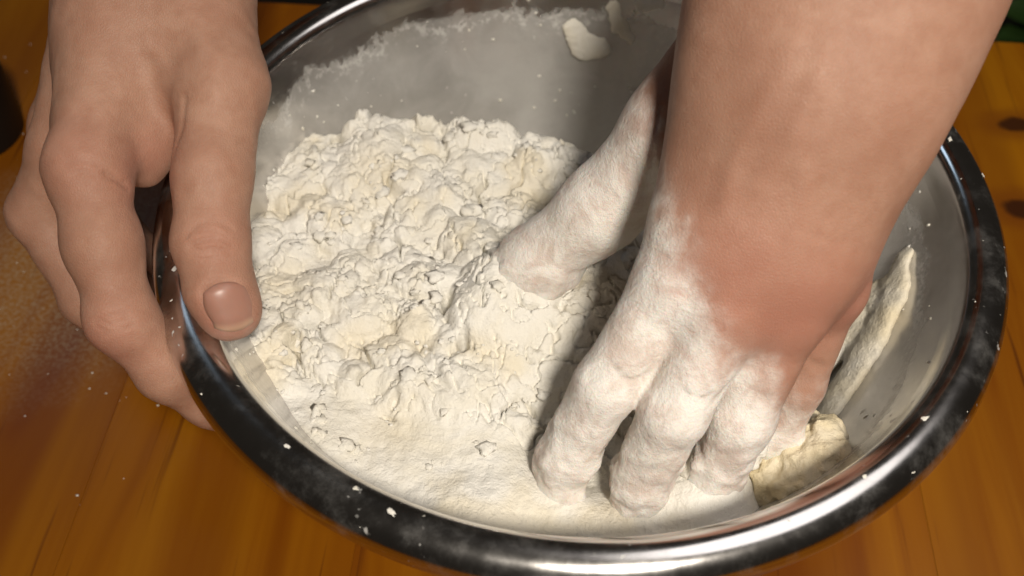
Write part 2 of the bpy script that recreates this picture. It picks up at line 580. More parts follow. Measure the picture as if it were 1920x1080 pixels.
# ------------------------------------------------------------------ bowl
INNER = [(0.0, 0.0028), (0.030, 0.0028), (0.048, 0.0033), (0.058, 0.0060), (0.068, 0.0120), (0.078, 0.0210), (0.087, 0.0320), (0.095, 0.0440),
         (0.1015, 0.0560), (0.1070, 0.0680), (0.1112, 0.0790), (0.1145, 0.0890)]
LIP = [(0.1160, 0.0945), (0.1172, 0.0978), (0.1190, 0.0996), (0.1212, 0.1003), (0.1238, 0.1001), (0.1262, 0.0992), (0.1282, 0.0976), (0.1295, 0.0955),
       (0.1300, 0.0930), (0.1296, 0.0905), (0.1284, 0.0890), (0.1272, 0.0893), (0.1268, 0.0910), (0.1270, 0.0935), (0.1262, 0.0958), (0.1240, 0.0978), (0.1212, 0.0985), (0.1193, 0.0974)]
OUTER = [(0.1178, 0.0935), (0.1160, 0.0885), (0.1127, 0.0780), (0.1085, 0.0670), (0.1030, 0.0550), (0.0965, 0.0430), (0.0885, 0.0310), (0.0795, 0.0200),
         (0.0690, 0.0105), (0.0585, 0.0042), (0.0480, 0.0012), (0.030, 0.0008), (0.0, 0.0008)]


def dense(prof, n=3):
    """Catmull-Rom resample"""
    p = np.array(prof); out = []
    for i in range(len(p) - 1):
        a, b, c, d = p[max(i - 1, 0)], p[i], p[i + 1], p[min(i + 2, len(p) - 1)]
        for k in range(n):
            t = k / n
            out.append(0.5 * ((2 * b) + (c - a) * t + (2 * a - 5 * b + 4 * c - d) * t * t + (-a + 3 * b - 3 * c + d) * t ** 3))
    out.append(p[-1])
    out = np.array(out); out[:, 0] = np.maximum(out[:, 0], 0)
    return out


def lathe(prof, seg, dent=0.0):
    V = []; F = []
    th = np.linspace(0, 2 * math.pi, seg, endpoint=False)
    w = 1 + dent * (np.sin(2 * th + 0.6) + 0.5 * np.sin(3 * th + 2.0))
    for r, z in prof:
        V.append(np.stack([r * w * np.cos(th), r * w * np.sin(th), np.full(seg, z)], 1))
    n = len(prof)
    V = np.concatenate(V)
    for i in range(n - 1):
        a = i * seg + np.arange(seg); b = i * seg + (np.arange(seg) + 1) % seg
        F.append(np.stack([a, b, b + seg, a + seg], 1))
    return V, np.concatenate(F)[:, ::-1]


din = dense(INNER[1:], 3)
dl = dense(INNER[-2:] + LIP + OUTER[:1], 4)[4:]
dout = dense(OUTER[:-1], 3)
bowl = empty('mixing_bowl', (0, 0, 0))
tag(bowl, 'shiny stainless steel mixing bowl with rolled lip, filmed with flour inside', 'bowl')
V, F = lathe(din, 256, 0.0007)
nb = len(V)
F = [tuple(q) for q in F] + [tuple(range(256))]
o = mesh_obj('basin', V, F, M_BOWL, bowl)
attr(o, 'inner_height', V[:, 2])
V, F = lathe(dl, 256, 0.0007)
o = mesh_obj('rolled_lip', V, F, M_BOWL, bowl)
attr(o, 'inner_height', np.where(np.arange(len(V)) < 256 * 40, np.maximum(V[:, 2], 0.0890), 1.0))
V, F = lathe(dout, 256, 0.0007)
F = [tuple(q) for q in F] + [tuple(range(len(V) - 256, len(V)))[::-1]]
o = mesh_obj('outer_shell', V, F, M_BOWL, bowl)
attr(o, 'inner_height', np.ones(len(V)))

_ir = np.array([q[0] for q in din]); _iz = np.array([q[1] for q in din])


def bowl_z(r):
    return np.where(r > _ir[-1], 0.089 + (r - _ir[-1]) * 3.0, np.interp(r, _ir, _iz))


def wall_r(z):
    return np.interp(z, _iz[6:], _ir[6:])


# ------------------------------------------------------------------ flour heap
def flour_heap():
    h = 0.00045
    xs = np.arange(-0.118, 0.100, h); ys = np.arange(-0.112, 0.112, h)
    X, Y = np.meshgrid(xs, ys, indexing='ij')
    Z0 = np.zeros_like(X)
    p2 = np.stack([X, Y, Z0], -1)
    # domain warp
    wx = fbm(p2 / 0.016 + 3.1, 3) * 0.0030; wy = fbm(p2 / 0.016 + 9.7, 3) * 0.0030
    Xw, Yw = X + wx, Y + wy
    r = np.hypot(X, Y)
    # broad body of the heap
    base = 0.066 - 0.030 * sstep(0.005, 0.060, X + 0.25 * Y) - 0.030 * sstep(0.040, 0.085, X)
    base += 0.007 * np.exp(-((X - (-0.0201, -0.0149, 0.0700)[0]) ** 2 + (Y - (-0.0201, -0.0149, 0.0700)[1]) ** 2) / 0.016 ** 2)
    base = base - 0.060 * sstep(0.050, 0.079, Yw + 0.12 * np.abs(Xw + 0.06) - 0.004)
    base += 0.006 * np.exp(-((X + 0.060) ** 2 + (Y - 0.050) ** 2) / 0.028 ** 2)
    base += 0.004 * np.exp(-((X + 0.045) ** 2 + (Y + 0.030) ** 2) / 0.035 ** 2)
    base -= 0.013 * np.exp(-((X - 0.010) ** 2 + (Y + 0.082) ** 2) / 0.026 ** 2)
    base += 0.0045 * fbm(p2 / 0.045 + 5.0, 2)
    for mx, my, mr, mh in MOUNDS:
        base += mh * np.exp(-((X - mx) ** 2 + (Y - my) ** 2) / mr ** 2)
    smooth = sstep(-0.062, -0.074, Y + 0.25 * (X + 0.03) + 0.004 * fbm(p2 / 0.012, 2))  # the calm slope at the front
    # clods
    g = np.random.default_rng(5)
    clod = np.full_like(X, -1.0)
    second = np.full_like(X, -1.0)
    for n_ in range(600):
        cx, cy = g.uniform(-0.112, 0.070), g.uniform(-0.078, 0.076)
        if n_ >= 420: cx, cy = g.normal(0.004, 0.018), g.normal(-0.052, 0.018)
        rad = 0.0035 + 0.0100 * g.random() ** 1.8
        i0, i1 = np.searchsorted(xs, (cx - rad - 0.012, cx + rad + 0.012)); j0, j1 = np.searchsorted(ys, (cy - rad - 0.012, cy + rad + 0.012))
        if i1 - i0 < 2 or j1 - j0 < 2: continue
        dx, dy = Xw[i0:i1, j0:j1] - cx, Yw[i0:i1, j0:j1] - cy
        a = g.uniform(0, 6.28); e = g.uniform(0.65, 1.0)
        u = dx * math.cos(a) + dy * math.sin(a); v = (-dx * math.sin(a) + dy * math.cos(a)) / e
        q = 1 - (u * u + v * v) / rad ** 2
        hh = np.where(q > 0, np.sqrt(np.maximum(q, 0)) * rad * g.uniform(0.40, 0.75) + u * g.uniform(-0.25, 0.25) - rad * 0.12, -1.0)
        c = clod[i0:i1, j0:j1]
        clod[i0:i1, j0:j1] = np.maximum(c, hh)
    clod = np.maximum(clod, -0.0012)
    small = np.zeros_like(X)
    hx_ = fbm(p2 / 0.0034 + 61.0, 2) * 0.0011; hy_ = fbm(p2 / 0.0034 + 77.0, 2) * 0.0011
    dens = sstep(-0.05, 0.35, fbm(p2 / 0.022 + 140.0, 2))
    for _ in range(3800):
        cx, cy = g.uniform(-0.112, 0.085), g.uniform(-0.100, 0.078)
        ii, jj = np.searchsorted(xs, cx), np.searchsorted(ys, cy)
        if dens[min(ii, len(xs) - 1), min(jj, len(ys) - 1)] < g.random(): continue
        rad = 0.0007 + 0.0022 * g.random() ** 3
        i0, i1 = np.searchsorted(xs, (cx - rad - 0.006, cx + rad + 0.006)); j0, j1 = np.searchsorted(ys, (cy - rad - 0.006, cy + rad + 0.006))
        dx, dy = X[i0:i1, j0:j1] + hx_[i0:i1, j0:j1] - cx, Y[i0:i1, j0:j1] + hy_[i0:i1, j0:j1] - cy
        q = 1 - (dx * dx + dy * dy) / rad ** 2
        small[i0:i1, j0:j1] = np.maximum(small[i0:i1, j0:j1], np.maximum(q, 0) * rad * 0.75)
    n_mid = fbm(np.stack([Xw, Yw, Z0], -1) / 0.0075 + 1.3, 3)
    n_fin = fbm(p2 / 0.0024 + 4.4, 3)
    rid = 1 - np.abs(fbm(p2 / 0.011 + 8.0, 3))
    rough = clod * 0.85 + small * 0.8 + 0.0006 * n_mid + 0.00030 * n_fin - 0.0022 * sstep(0.93, 1.0, rid)
    calm = 0.0005 * n_mid + 0.00016 * n_fin + 0.12 * small
    Z = base + rough * (1 - smooth) + (calm + 0.001) * smooth
    # a few deep cracks between clods
    cr = np.abs(fbm(p2 / 0.030 + 31.0, 3))
    Z -= 0.0060 * sstep(0.045, 0.0, cr) * (1 - smooth) * sstep(0.1, 0.35, fbm(p2 / 0.02 + 50, 2) + 0.3)
    cr2 = np.abs(fbm(np.stack([Xw, Yw, Z0], -1) / 0.016 + 41.0, 2))
    Z -= 0.0042 * sstep(0.035, 0.0, cr2) * (1 - smooth) * sstep(0.0, 0.3, fbm(p2 / 0.025 + 150, 2))
    # torn peaks along the back edge
    pk = sstep(0.045, 0.060, Y) * np.maximum(0, fbm(np.stack([X, Y * 0.5, Z0], -1) / 0.009 + 70.0, 3))
    Z += 0.009 * pk
    Z += 0.010 * np.exp(-((X + 0.0745) ** 2 + (Y - 0.058) ** 2) / 0.006 ** 2)
    for hx, hy, hr in HOLES:
        Z -= 0.014 * np.exp(-(((X - hx) * 2.0) ** 2 + (Y - hy) ** 2) / hr ** 2)
    zb = bowl_z(r)
    keep = Z > zb - 0.0002
    Z = np.maximum(Z, zb - 0.0007)
    idx = np.arange(X.size).reshape(X.shape)
    cell = keep[:-1, :-1] | keep[1:, :-1] | keep[1:, 1:] | keep[:-1, 1:]
    q = np.stack([idx[:-1, :-1][cell], idx[1:, :-1][cell], idx[1:, 1:][cell], idx[:-1, 1:][cell]], 1)
    used = np.unique(q)
    rem = -np.ones(X.size, int); rem[used] = np.arange(len(used))
    V = np.stack([X.ravel()[used], Y.ravel()[used], Z.ravel()[used]], 1)
    o = mesh_obj('flour_heap', V, rem[q], M_FLOUR)
    but = sstep(0.25, 0.75, fbm(p2 / 0.028 + 90.0, 3) + 0.10)
    for bx, by, br in BUTTER:
        but = np.maximum(but, np.exp(-((Xw - bx) ** 2 + (Yw - by) ** 2) / br ** 2))
    attr(o, 'butter', (but * 0.30).ravel()[used])
    tag(o, 'heap of lumpy white flour filling the left of the steel bowl', 'flour')
    return xs, ys, Z


MOUNDS = [((-0.0061, -0.0881, 0.0600)[0], (-0.0062, -0.0897, 0.0600)[1], 0.012, 0.004), ((0.0119, -0.0927, 0.0600)[0], (0.0118, -0.0943, 0.0600)[1], 0.012, 0.004), ((0.0258, -0.0876, 0.0550)[0], (0.0257, -0.0892, 0.0550)[1], 0.020, 0.009), ((0.0512, -0.0786, 0.0500)[0], (0.0512, -0.0786, 0.0500)[1], 0.018, 0.014), ((0.0076, -0.0326, 0.0600)[0], (0.0076, -0.0326, 0.0600)[1], 0.020, 0.008), ((-0.0292, -0.0260, 0.0700)[0], (-0.0292, -0.0260, 0.0700)[1], 0.016, 0.006)]
HOLES = [((-0.0405, -0.0262, 0.0700)[0], (-0.0405, -0.0262, 0.0700)[1], 0.0035), ((-0.0345, -0.0432, 0.0680)[0], (-0.0345, -0.0432, 0.0680)[1], 0.0025), ((0.0027, 0.0661, 0.0550)[0], (0.0027, 0.0661, 0.0550)[1], 0.004)]
BUTTER = [((-0.0656, 0.0301, 0.0700)[0], (-0.0656, 0.0301, 0.0700)[1], 0.012), ((-0.0960, -0.0170, 0.0680)[0], (-0.0960, -0.0170, 0.0680)[1], 0.009), ((-0.0536, -0.0705, 0.0660)[0], (-0.0536, -0.0705, 0.0660)[1], 0.010)]
FX, FY, FZ = flour_heap()


# ------------------------------------------------------------------ hand that steadies the bowl
def nail_patch(body, root, tip, side, nrm, width, name, parent):
    """curved nail plate snapped onto the finger"""
    root, tip, side, nrm = (np.array(q, float) for q in (root, tip, side, nrm))
    L = np.linalg.norm(tip - root); ax = (tip - root) / L
    side = side - ax * (side @ ax); side /= np.linalg.norm(side)
    n = np.cross(side, ax); n *= np.sign(n @ nrm)
    nu, nv = 17, 19
    pts = []; lift = []; fe = []
    for j in range(nv):
        v = j / (nv - 1)
        for i in range(nu):
            u = -1 + 2 * i / (nu - 1)
            wv = width / 2 * (0.86 + 0.14 * math.sin(math.pi * min(1, v * 1.2)))
            vv = v
            s0 = 0.13 * (u * u)            # rounded cuticle
            s1 = 1 - 0.16 * (u * u)        # rounded free edge
            vv = s0 + (s1 - s0) * v
            pts.append(root + ax * L * vv + side * wv * u + n * 0.002)
            ed = max(abs(u) ** 6, (1 - v) ** 8)
            lift.append(0.00075 - 0.00100 * ed + 0.00035 * v)
            fe.append(max(0.0, min(1.0, (v - 0.86) / 0.06)))
    P0 = np.array(pts)
    for _ in range(14):
        P0 = P0 - n * (body.base(P0) * 0.9)[:, None]
    top = P0 + n * np.array(lift)[:, None]
    bot = P0 - n * 0.0007
    V = np.concatenate([top, bot]); N = nu * nv
    F = []
    for j in range(nv - 1):
        for i in range(nu - 1):
            a = j * nu + i
            F.append((a, a + 1, a + nu + 1, a + nu)); F.append((N + a, N + a + nu, N + a + nu + 1, N + a + 1))
    ring = [i for i in range(nu)] + [j * nu + nu - 1 for j in range(1, nv)] + [(nv - 1) * nu + i for i in range(nu - 2, -1, -1)] + [j * nu for j in range(nv - 2, 0, -1)]
    for a, b in zip(ring, ring[1:] + ring[:1]):
        F.append((a, N + a, N + b, b))
    o = mesh_obj(name, V, F, M_NAIL, parent)
    bm = bmesh.new(); bm.from_mesh(o.data); bmesh.ops.recalc_face_normals(bm, faces=bm.faces[:]); bm.to_mesh(o.data); bm.free()
    attr(o, 'free_edge', np.array(fe + fe))
    return top.reshape(nv, nu, 3), n


H = Body()
H.shrink = 0.0008
# forearm, wrist
H.limb(((-0.1438, 0.1622, 0.1650), 0.0345), ((-0.1294, 0.0538, 0.1480), 0.0280), 0.01)
H.limb(((-0.1294, 0.0538, 0.1480), 0.0280), ((-0.1324, 0.0291, 0.1310), 0.0243), 0.012)
# palm mass and metacarpals of the four fingers
H.limb(((-0.1380, 0.0408, 0.1340), 0.0214), ((-0.1405, -0.0007, 0.1170), 0.0151), 0.012)
H.limb(((-0.1369, 0.0224, 0.1360), 0.0151), ((-0.1382, -0.0222, 0.1240), 0.0112), 0.009)
H.limb(((-0.1542, 0.0457, 0.1180), 0.0159), ((-0.1623, 0.0099, 0.1000), 0.0108), 0.009)
H.limb(((-0.1643, 0.0686, 0.1050), 0.0163), ((-0.1759, 0.0380, 0.0830), 0.0114), 0.009)
H.limb(((-0.1735, 0.0955, 0.0920), 0.0160), ((-0.1858, 0.0724, 0.0650), 0.0110), 0.009)
# index finger: over the outside of the lip, then curling under it
H.finger('index', (-0.1339, -0.0200, 0.1220), 0.009, 0.0015, 0.024)
H.chain([((-0.1382, -0.0222, 0.1240), 0.0112), ((-0.1322, -0.0408, 0.1130), 0.0105), ((-0.1272, -0.0554, 0.0995), 0.0094)], 0.005)
H.ball(((-0.1273, -0.0569, 0.1005), 0.0090)[0], ((-0.1273, -0.0569, 0.1005), 0.0092)[1], 0.004)
H.chain([((-0.1272, -0.0554, 0.0995), 0.0094), ((-0.1177, -0.0625, 0.0830), 0.0082), ((-0.1100, -0.0616, 0.0670), 0.0074), ((-0.1019, -0.0617, 0.0570), 0.0068)], 0.005)
# middle, ring and little finger lower on the outside of the bowl
H.finger('middle', (-0.1623, 0.0099, 0.1000), 0.007, 0.0012, 0.015)
H.chain([((-0.1623, 0.0099, 0.1000), 0.0111), ((-0.1741, 0.0007, 0.0800), 0.0101), ((-0.1585, -0.0186, 0.0600), 0.0095), ((-0.1356, -0.0328, 0.0480), 0.0084), ((-0.1169, -0.0411, 0.0420), 0.0074)], 0.005)
H.finger('ring', (-0.1759, 0.0380, 0.0830), 0.007, 0.0012, 0.015)
H.chain([((-0.1759, 0.0380, 0.0830), 0.0118), ((-0.1845, 0.0287, 0.0580), 0.0107), ((-0.1671, 0.0082, 0.0440), 0.0097), ((-0.1413, -0.0076, 0.0340), 0.0087), ((-0.1209, -0.0194, 0.0300), 0.0075)], 0.005)
H.finger('little', (-0.1858, 0.0724, 0.0650), 0.007, 0.0012, 0.015)
H.chain([((-0.1858, 0.0724, 0.0650), 0.0110), ((-0.1894, 0.0582, 0.0420), 0.0100), ((-0.1723, 0.0368, 0.0320), 0.0088), ((-0.1473, 0.0179, 0.0250), 0.0079), ((-0.1296, 0.0065, 0.0220), 0.0070)], 0.005)
H.finger(None, None)
# web of skin between thumb and forefinger
H.limb(((-0.1232, 0.0180, 0.1300), 0.0095), ((-0.1261, -0.0059, 0.1180), 0.0072), 0.010)
H.limb(((-0.1261, -0.0059, 0.1180), 0.0068), ((-0.1282, -0.0105, 0.1120), 0.0050), 0.008)
# thumb: metacarpal, proximal, distal
H.finger('thumb', (-0.1126, 0.0230, 0.1360), 0.016, 0.0020, 0.030)
H.limb(((-0.1207, 0.0436, 0.1400), 0.0195), ((-0.1046, 0.0040, 0.1310), 0.0135), 0.010)
H.limb(((-0.1046, 0.0040, 0.1310), 0.0135), ((-0.1039, -0.0225, 0.1220), 0.0110), 0.006)
H.limb(((-0.1039, -0.0225, 0.1220), 0.0110), ((-0.1029, -0.0393, 0.1130), 0.0107), 0.005)
H.limb(((-0.1029, -0.0393, 0.1130), 0.0107), ((-0.0999, -0.0505, 0.1060), 0.0098), 0.004)
H.limb(((-0.0999, -0.0505, 0.1060), 0.0098), ((-0.0982, -0.0547, 0.1020), 0.0085), 0.004)
H.ball(((-0.0954, -0.0539, 0.1015), 0.0059)[0], ((-0.0955, -0.0535, 0.1010), 0.0062)[1], 0.005)
H.finger(None, None)
def snapped(body, pts): return body.snap(np.array(pts, float))
# folds
H.groove(snapped(H, [(-0.1230, -0.0334, 0.1360), (-0.1200, -0.0328, 0.1310), (-0.1181, -0.0340, 0.1260)]), 0.0008, 0.0013)
H.groove(snapped(H, [(-0.1131, -0.0114, 0.1420), (-0.1132, -0.0164, 0.1360), (-0.1142, -0.0226, 0.1280)]), 0.0008, 0.0010)
H_WR = [([(-0.1069, -0.0451, 0.1220), (-0.1035, -0.0418, 0.1230), (-0.0991, -0.0404, 0.1230), (-0.0941, -0.0415, 0.1220)], 0.0007, 0.0006),
        ([(-0.1056, -0.0476, 0.1210), (-0.1011, -0.0456, 0.1220), (-0.0970, -0.0451, 0.1220), (-0.0920, -0.0464, 0.1210)], 0.0006, 0.0009),
        ([(-0.1044, -0.0489, 0.1200), (-0.1001, -0.0484, 0.1210), (-0.0952, -0.0481, 0.1210), (-0.0925, -0.0483, 0.1200)], 0.0006, 0.0006),
        ([(-0.1044, -0.0436, 0.1220), (-0.0992, -0.0434, 0.1230), (-0.0949, -0.0438, 0.1220)], 0.0005, 0.0004),
        ([(-0.1023, -0.0513, 0.1200), (-0.0981, -0.0511, 0.1210), (-0.0940, -0.0506, 0.1200)], 0.0005, 0.0003)]
for pts, w, d in H_WR:
    H.groove(snapped(H, pts), w, d)
# knuckle folds on the forefinger
for pts, w, d in (([(-0.1306, -0.0636, 0.1080), (-0.1257, -0.0625, 0.1100), (-0.1216, -0.0603, 0.1090)], 0.0007, 0.0006), ([(-0.1298, -0.0656, 0.1070), (-0.1248, -0.0642, 0.1090), (-0.1208, -0.0613, 0.1070)], 0.0006, 0.0007),
                  ([(-0.1283, -0.0683, 0.1060), (-0.1240, -0.0666, 0.1080), (-0.1201, -0.0630, 0.1060)], 0.0006, 0.0005), ([(-0.1384, -0.0303, 0.1350), (-0.1335, -0.0307, 0.1370), (-0.1289, -0.0307, 0.1360)], 0.0009, 0.0004), ([(-0.1370, -0.0342, 0.1340), (-0.1322, -0.0340, 0.1360), (-0.1275, -0.0344, 0.1350)], 0.0008, 0.0004)):
    H.groove(snapped(H, pts), w, d)
# tendon of the thumb and a vein
H.groove(snapped(H, [(-0.1108, 0.0122, 0.1650), (-0.1024, -0.0018, 0.1550), (-0.0974, -0.0151, 0.1500)]), 0.0034, -0.0006)
H.groove(snapped(H, [(-0.1245, 0.0023, 0.1650), (-0.1206, -0.0106, 0.1580), (-0.1245, -0.0176, 0.1480), (-0.1241, -0.0231, 0.1400)]), 0.0026, -0.0004)

hand = empty('hand', (-0.1262, 0.0204, 0.1300))
tag(hand, 'bare hand gripping the left rim of the bowl, thumb inside', 'hand')


def nail_groove(body, root, tip, side, nrm, width):
    root, tip, side = (np.array(q, float) for q in (root, tip, side))
    ax = tip - root
    pts = [root + ax * t + side / np.linalg.norm(side) * width / 2 * s for s, t in ((-1.02, 1.0), (-1.04, 0.6), (-1.0, 0.2), (-0.7, 0.0), (0, -0.08), (0.7, 0.0), (1.0, 0.2), (1.04, 0.6), (1.02, 1.0))]
    body.groove(body.snap(np.array(pts)), 0.0009, 0.0009)


T_ROOT, T_TIP = (-0.0964, -0.0559, 0.1170), (-0.0930, -0.0663, 0.1100)
T_SIDE = np.array((-0.0904, -0.0603, 0.1130)) - np.array((-0.1012, -0.0622, 0.1130))
T_N = (-0.05, -0.55, 0.83)
nail_groove(H, T_ROOT, T_TIP, T_SIDE, T_N, 0.0128)


def tremor(p, d):
    return d - 0.00035 * fbm(p / 0.014, 2) - 0.00012 * perlin(p / 0.004)


H.extra = tremor
V, Q = H.mesh(0.0008)
hs = mesh_obj('hand_skin', V, Q, M_SKIN, hand)
red = 0.0 * V[:, 0]
for c, r, a in (((-0.0954, -0.0654, 0.1080), 0.011, 0.8), ((-0.1306, -0.0638, 0.1000), 0.012, 0.45), ((-0.1188, -0.0230, 0.1200), 0.012, 0.7), ((-0.1402, -0.0252, 0.1300), 0.014, 0.3), ((-0.1002, -0.0453, 0.1200), 0.010, 0.25)):
    red = np.maximum(red, a * np.exp(-((V - np.array(c)) ** 2).sum(1) / r ** 2))
attr(hs, 'red', red); attr(hs, 'flour', 0.22 * sstep(0.012, 0.004, np.linalg.norm(V - np.array((-0.0954, -0.0617, 0.0980)), axis=1)))
nail_patch(H, T_ROOT, T_TIP, T_SIDE, T_N, 0.0124, 'thumb_nail', hand)

# ------------------------------------------------------------------ hand that works the flour
G = Body()
G.shrink = 0.0005
NB = ((-0.1, -0.62, 0.78), 0.72)   # forearm and hand are flatter across the back
G.limb(((0.0879, 0.0736, 0.2150), 0.0453), ((0.0620, -0.0027, 0.1780), 0.0363), 0.012, NB)
G.limb(((0.0620, -0.0027, 0.1780), 0.0363), ((0.0538, -0.0252, 0.1630), 0.0324), 0.012, NB)
G.limb(((0.0536, -0.0216, 0.1600), 0.0312), ((0.0448, -0.0474, 0.1330), 0.0278), 0.014, NB)
MC = [(((0.0397, -0.0215, 0.1630), 0.0125), ((0.0213, -0.0582, 0.1210), 0.0104)), (((0.0468, -0.0275, 0.1680), 0.0121), ((0.0344, -0.0650, 0.1200), 0.0108)),
      (((0.0558, -0.0273, 0.1680), 0.0121), ((0.0497, -0.0632, 0.1170), 0.0107)), (((0.0671, -0.0229, 0.1630), 0.0125), ((0.0645, -0.0523, 0.1140), 0.0094))]
for a, b in MC:
    G.limb(a, b, 0.010)
G.finger('index', MC[0][1][0])
G.chain([MC[0][1], ((0.0055, -0.0740, 0.0980), 0.0090)], 0.005)
G.chain([((0.0055, -0.0740, 0.0980), 0.0090), ((-0.0041, -0.0820, 0.0740), 0.0082), ((-0.0072, -0.0885, 0.0530), 0.0071)], 0.003)
G.finger('middle', MC[1][1][0])
G.chain([MC[1][1], ((0.0226, -0.0819, 0.0980), 0.0092)], 0.005)
G.chain([((0.0226, -0.0819, 0.0980), 0.0092), ((0.0162, -0.0881, 0.0720), 0.0083), ((0.0147, -0.0926, 0.0520), 0.0071)], 0.003)
G.finger('ring', MC[2][1][0])
G.chain([MC[2][1], ((0.0420, -0.0794, 0.0910), 0.0088)], 0.005)
G.chain([((0.0420, -0.0794, 0.0910), 0.0088), ((0.0366, -0.0853, 0.0680), 0.0081), ((0.0353, -0.0888, 0.0510), 0.0070)], 0.003)
G.finger('little', MC[3][1][0])
G.chain([MC[3][1], ((0.0602, -0.0641, 0.0860), 0.0081)], 0.005)
G.chain([((0.0602, -0.0641, 0.0860), 0.0081), ((0.0566, -0.0701, 0.0680), 0.0074), ((0.0546, -0.0746, 0.0550), 0.0067)], 0.003)
# thumb reaching out to the side
G.limb(((0.0474, -0.0052, 0.1500), 0.0171), ((0.0288, -0.0099, 0.1280), 0.0135), 0.012)
G.limb(((0.0442, 0.0005, 0.1560), 0.0156), ((0.0260, -0.0099, 0.1320), 0.0137), 0.014)
G.finger('thumb', (0.0260, -0.0099, 0.1320), 0.010, 0.002, 0.022)
G.limb(((0.0260, -0.0099, 0.1320), 0.0137), ((0.0057, -0.0160, 0.1040), 0.0123), 0.006)
G.chain([((0.0057, -0.0160, 0.1040), 0.0123), ((-0.0118, -0.0181, 0.0820), 0.0113), ((-0.0269, -0.0191, 0.0640), 0.0094)], 0.006)
G.finger(None, None)
# tendons and knuckles
for a, b in MC[:3]:
    pa = np.array(a[0]); pb = np.array(b[0])
    up_n = np.array([-0.1, -0.62, 0.78]) * b[1] * 0.62
    G.limb((tuple(pa * 0.35 + pb * 0.65 + up_n * 0.8), 0.0028), (tuple(pb + up_n), 0.0040), 0.005)
# creases
for nodes in ([(-0.0019, -0.0764, 0.1070), (0.0063, -0.0753, 0.1080), (0.0153, -0.0770, 0.1060)], [(0.0139, -0.0840, 0.1080), (0.0217, -0.0835, 0.1100), (0.0306, -0.0845, 0.1080)], [(0.0303, -0.0840, 0.1060), (0.0380, -0.0835, 0.1080), (0.0470, -0.0832, 0.1040)], [(0.0493, -0.0684, 0.1000), (0.0559, -0.0683, 0.1020), (0.0641, -0.0685, 0.0980)]):
    for off, dep in ((-12, 0.0006), (0, 0.0009), (13, 0.0006)):
        G.groove(G.snap(np.array(nodes) + np.array([0, off * -0.00011, off * -0.00006])), 0.0007, dep)
G.groove(G.snap(np.array([(0.0216, -0.0146, 0.1400), (0.0194, -0.0197, 0.1280), (0.0161, -0.0264, 0.1180)])), 0.0012, 0.0012)


for pts in ([(0.0467, -0.0540, 0.2000), (0.0437, -0.0615, 0.1900), (0.0408, -0.0610, 0.1750), (0.0346, -0.0624, 0.1600)], [(0.0408, -0.0610, 0.1750), (0.0466, -0.0622, 0.1600), (0.0456, -0.0677, 0.1500)], [(0.0346, -0.0509, 0.2000), (0.0330, -0.0541, 0.1850), (0.0262, -0.0577, 0.1700), (0.0244, -0.0645, 0.1550)]):
    G.groove(G.snap(np.array(pts)), 0.0026, -0.00045)

def coat(p):
    # how far a point is below the line the flour reaches on this hand
    lim = np.interp(p[:, 0], [0.000, 0.012, 0.024, 0.034, 0.047, 0.055], [0.146, 0.150, 0.139, 0.122, 0.113, 0.090])
    lim = lim + 0.004 * perlin(p / 0.010) + 0.003 * perlin(p / 0.004 + 7)
    return sstep(-0.018, 0.034, lim - p[:, 2])


def dusted(p, d):
    c = coat(p)
    n = fbm(p / 0.0065 + 3.0, 3)
    deep = sstep(0.105, 0.070, p[:, 2])
    cl = np.maximum(0, fbm(p / 0.011 + 21.0, 2) - 0.15)
    return d - c * deep * (0.0003 + 0.0008 * n + 0.0022 * cl) - c * 0.0001 * n - 0.0003 * perlin(p / 0.013)


G.extra = dusted
V, Q = G.mesh(0.0008)
hand2 = empty('hand', (0.0532, -0.0221, 0.1500))
tag(hand2, 'flour-coated hand reaching down with its fingers in the flour', 'hand')
hs2 = mesh_obj('hand_skin', V, Q, M_SKIN, hand2)
attr(hs2, 'flour', coat(V))
red = 0.0 * V[:, 0]
for c, r, a in (((0.0292, -0.0733, 0.1350), 0.022, 0.48), ((0.0481, -0.0718, 0.1250), 0.020, 0.5), ((0.0674, -0.0609, 0.1200), 0.015, 0.6), ((0.0201, -0.0217, 0.1300), 0.014, 0.5)):
    red = np.maximum(red, a * np.exp(-((V - np.array(c)) ** 2).sum(1) / r ** 2))
attr(hs2, 'red', red)

# ------------------------------------------------------------------ lumps of dough and flour stuck to the steel
def lump(name, segs, k, amp, wl, mat, butter, label, cat, group=None, h=0.0006, seed=0.0, parent=None, flat=None):
    b = Body()
    for a, c in segs: b.limb(a, c, k, flat)
    b.extra = lambda p, d: d - amp * fbm(p / wl + seed, 3) - amp * 0.35 * fbm(p / (wl * 0.3) + seed, 2)
    V, Q = b.mesh(h)
    o = mesh_obj(name, V, Q, mat, parent)
    attr(o, 'butter', np.clip(butter + 0.3 * fbm(V / 0.012 + seed, 2), 0, 1))
    if label: tag(o, label, cat, group)
    return o


def on_wall(px_point, lift=0.0):
    """a point of the bowl's inside under the given spot"""
    x, y, z = px_point
    a = math.atan2(y, x); r = float(wall_r(z)) - lift
    return (r * math.cos(a), r * math.sin(a), z)


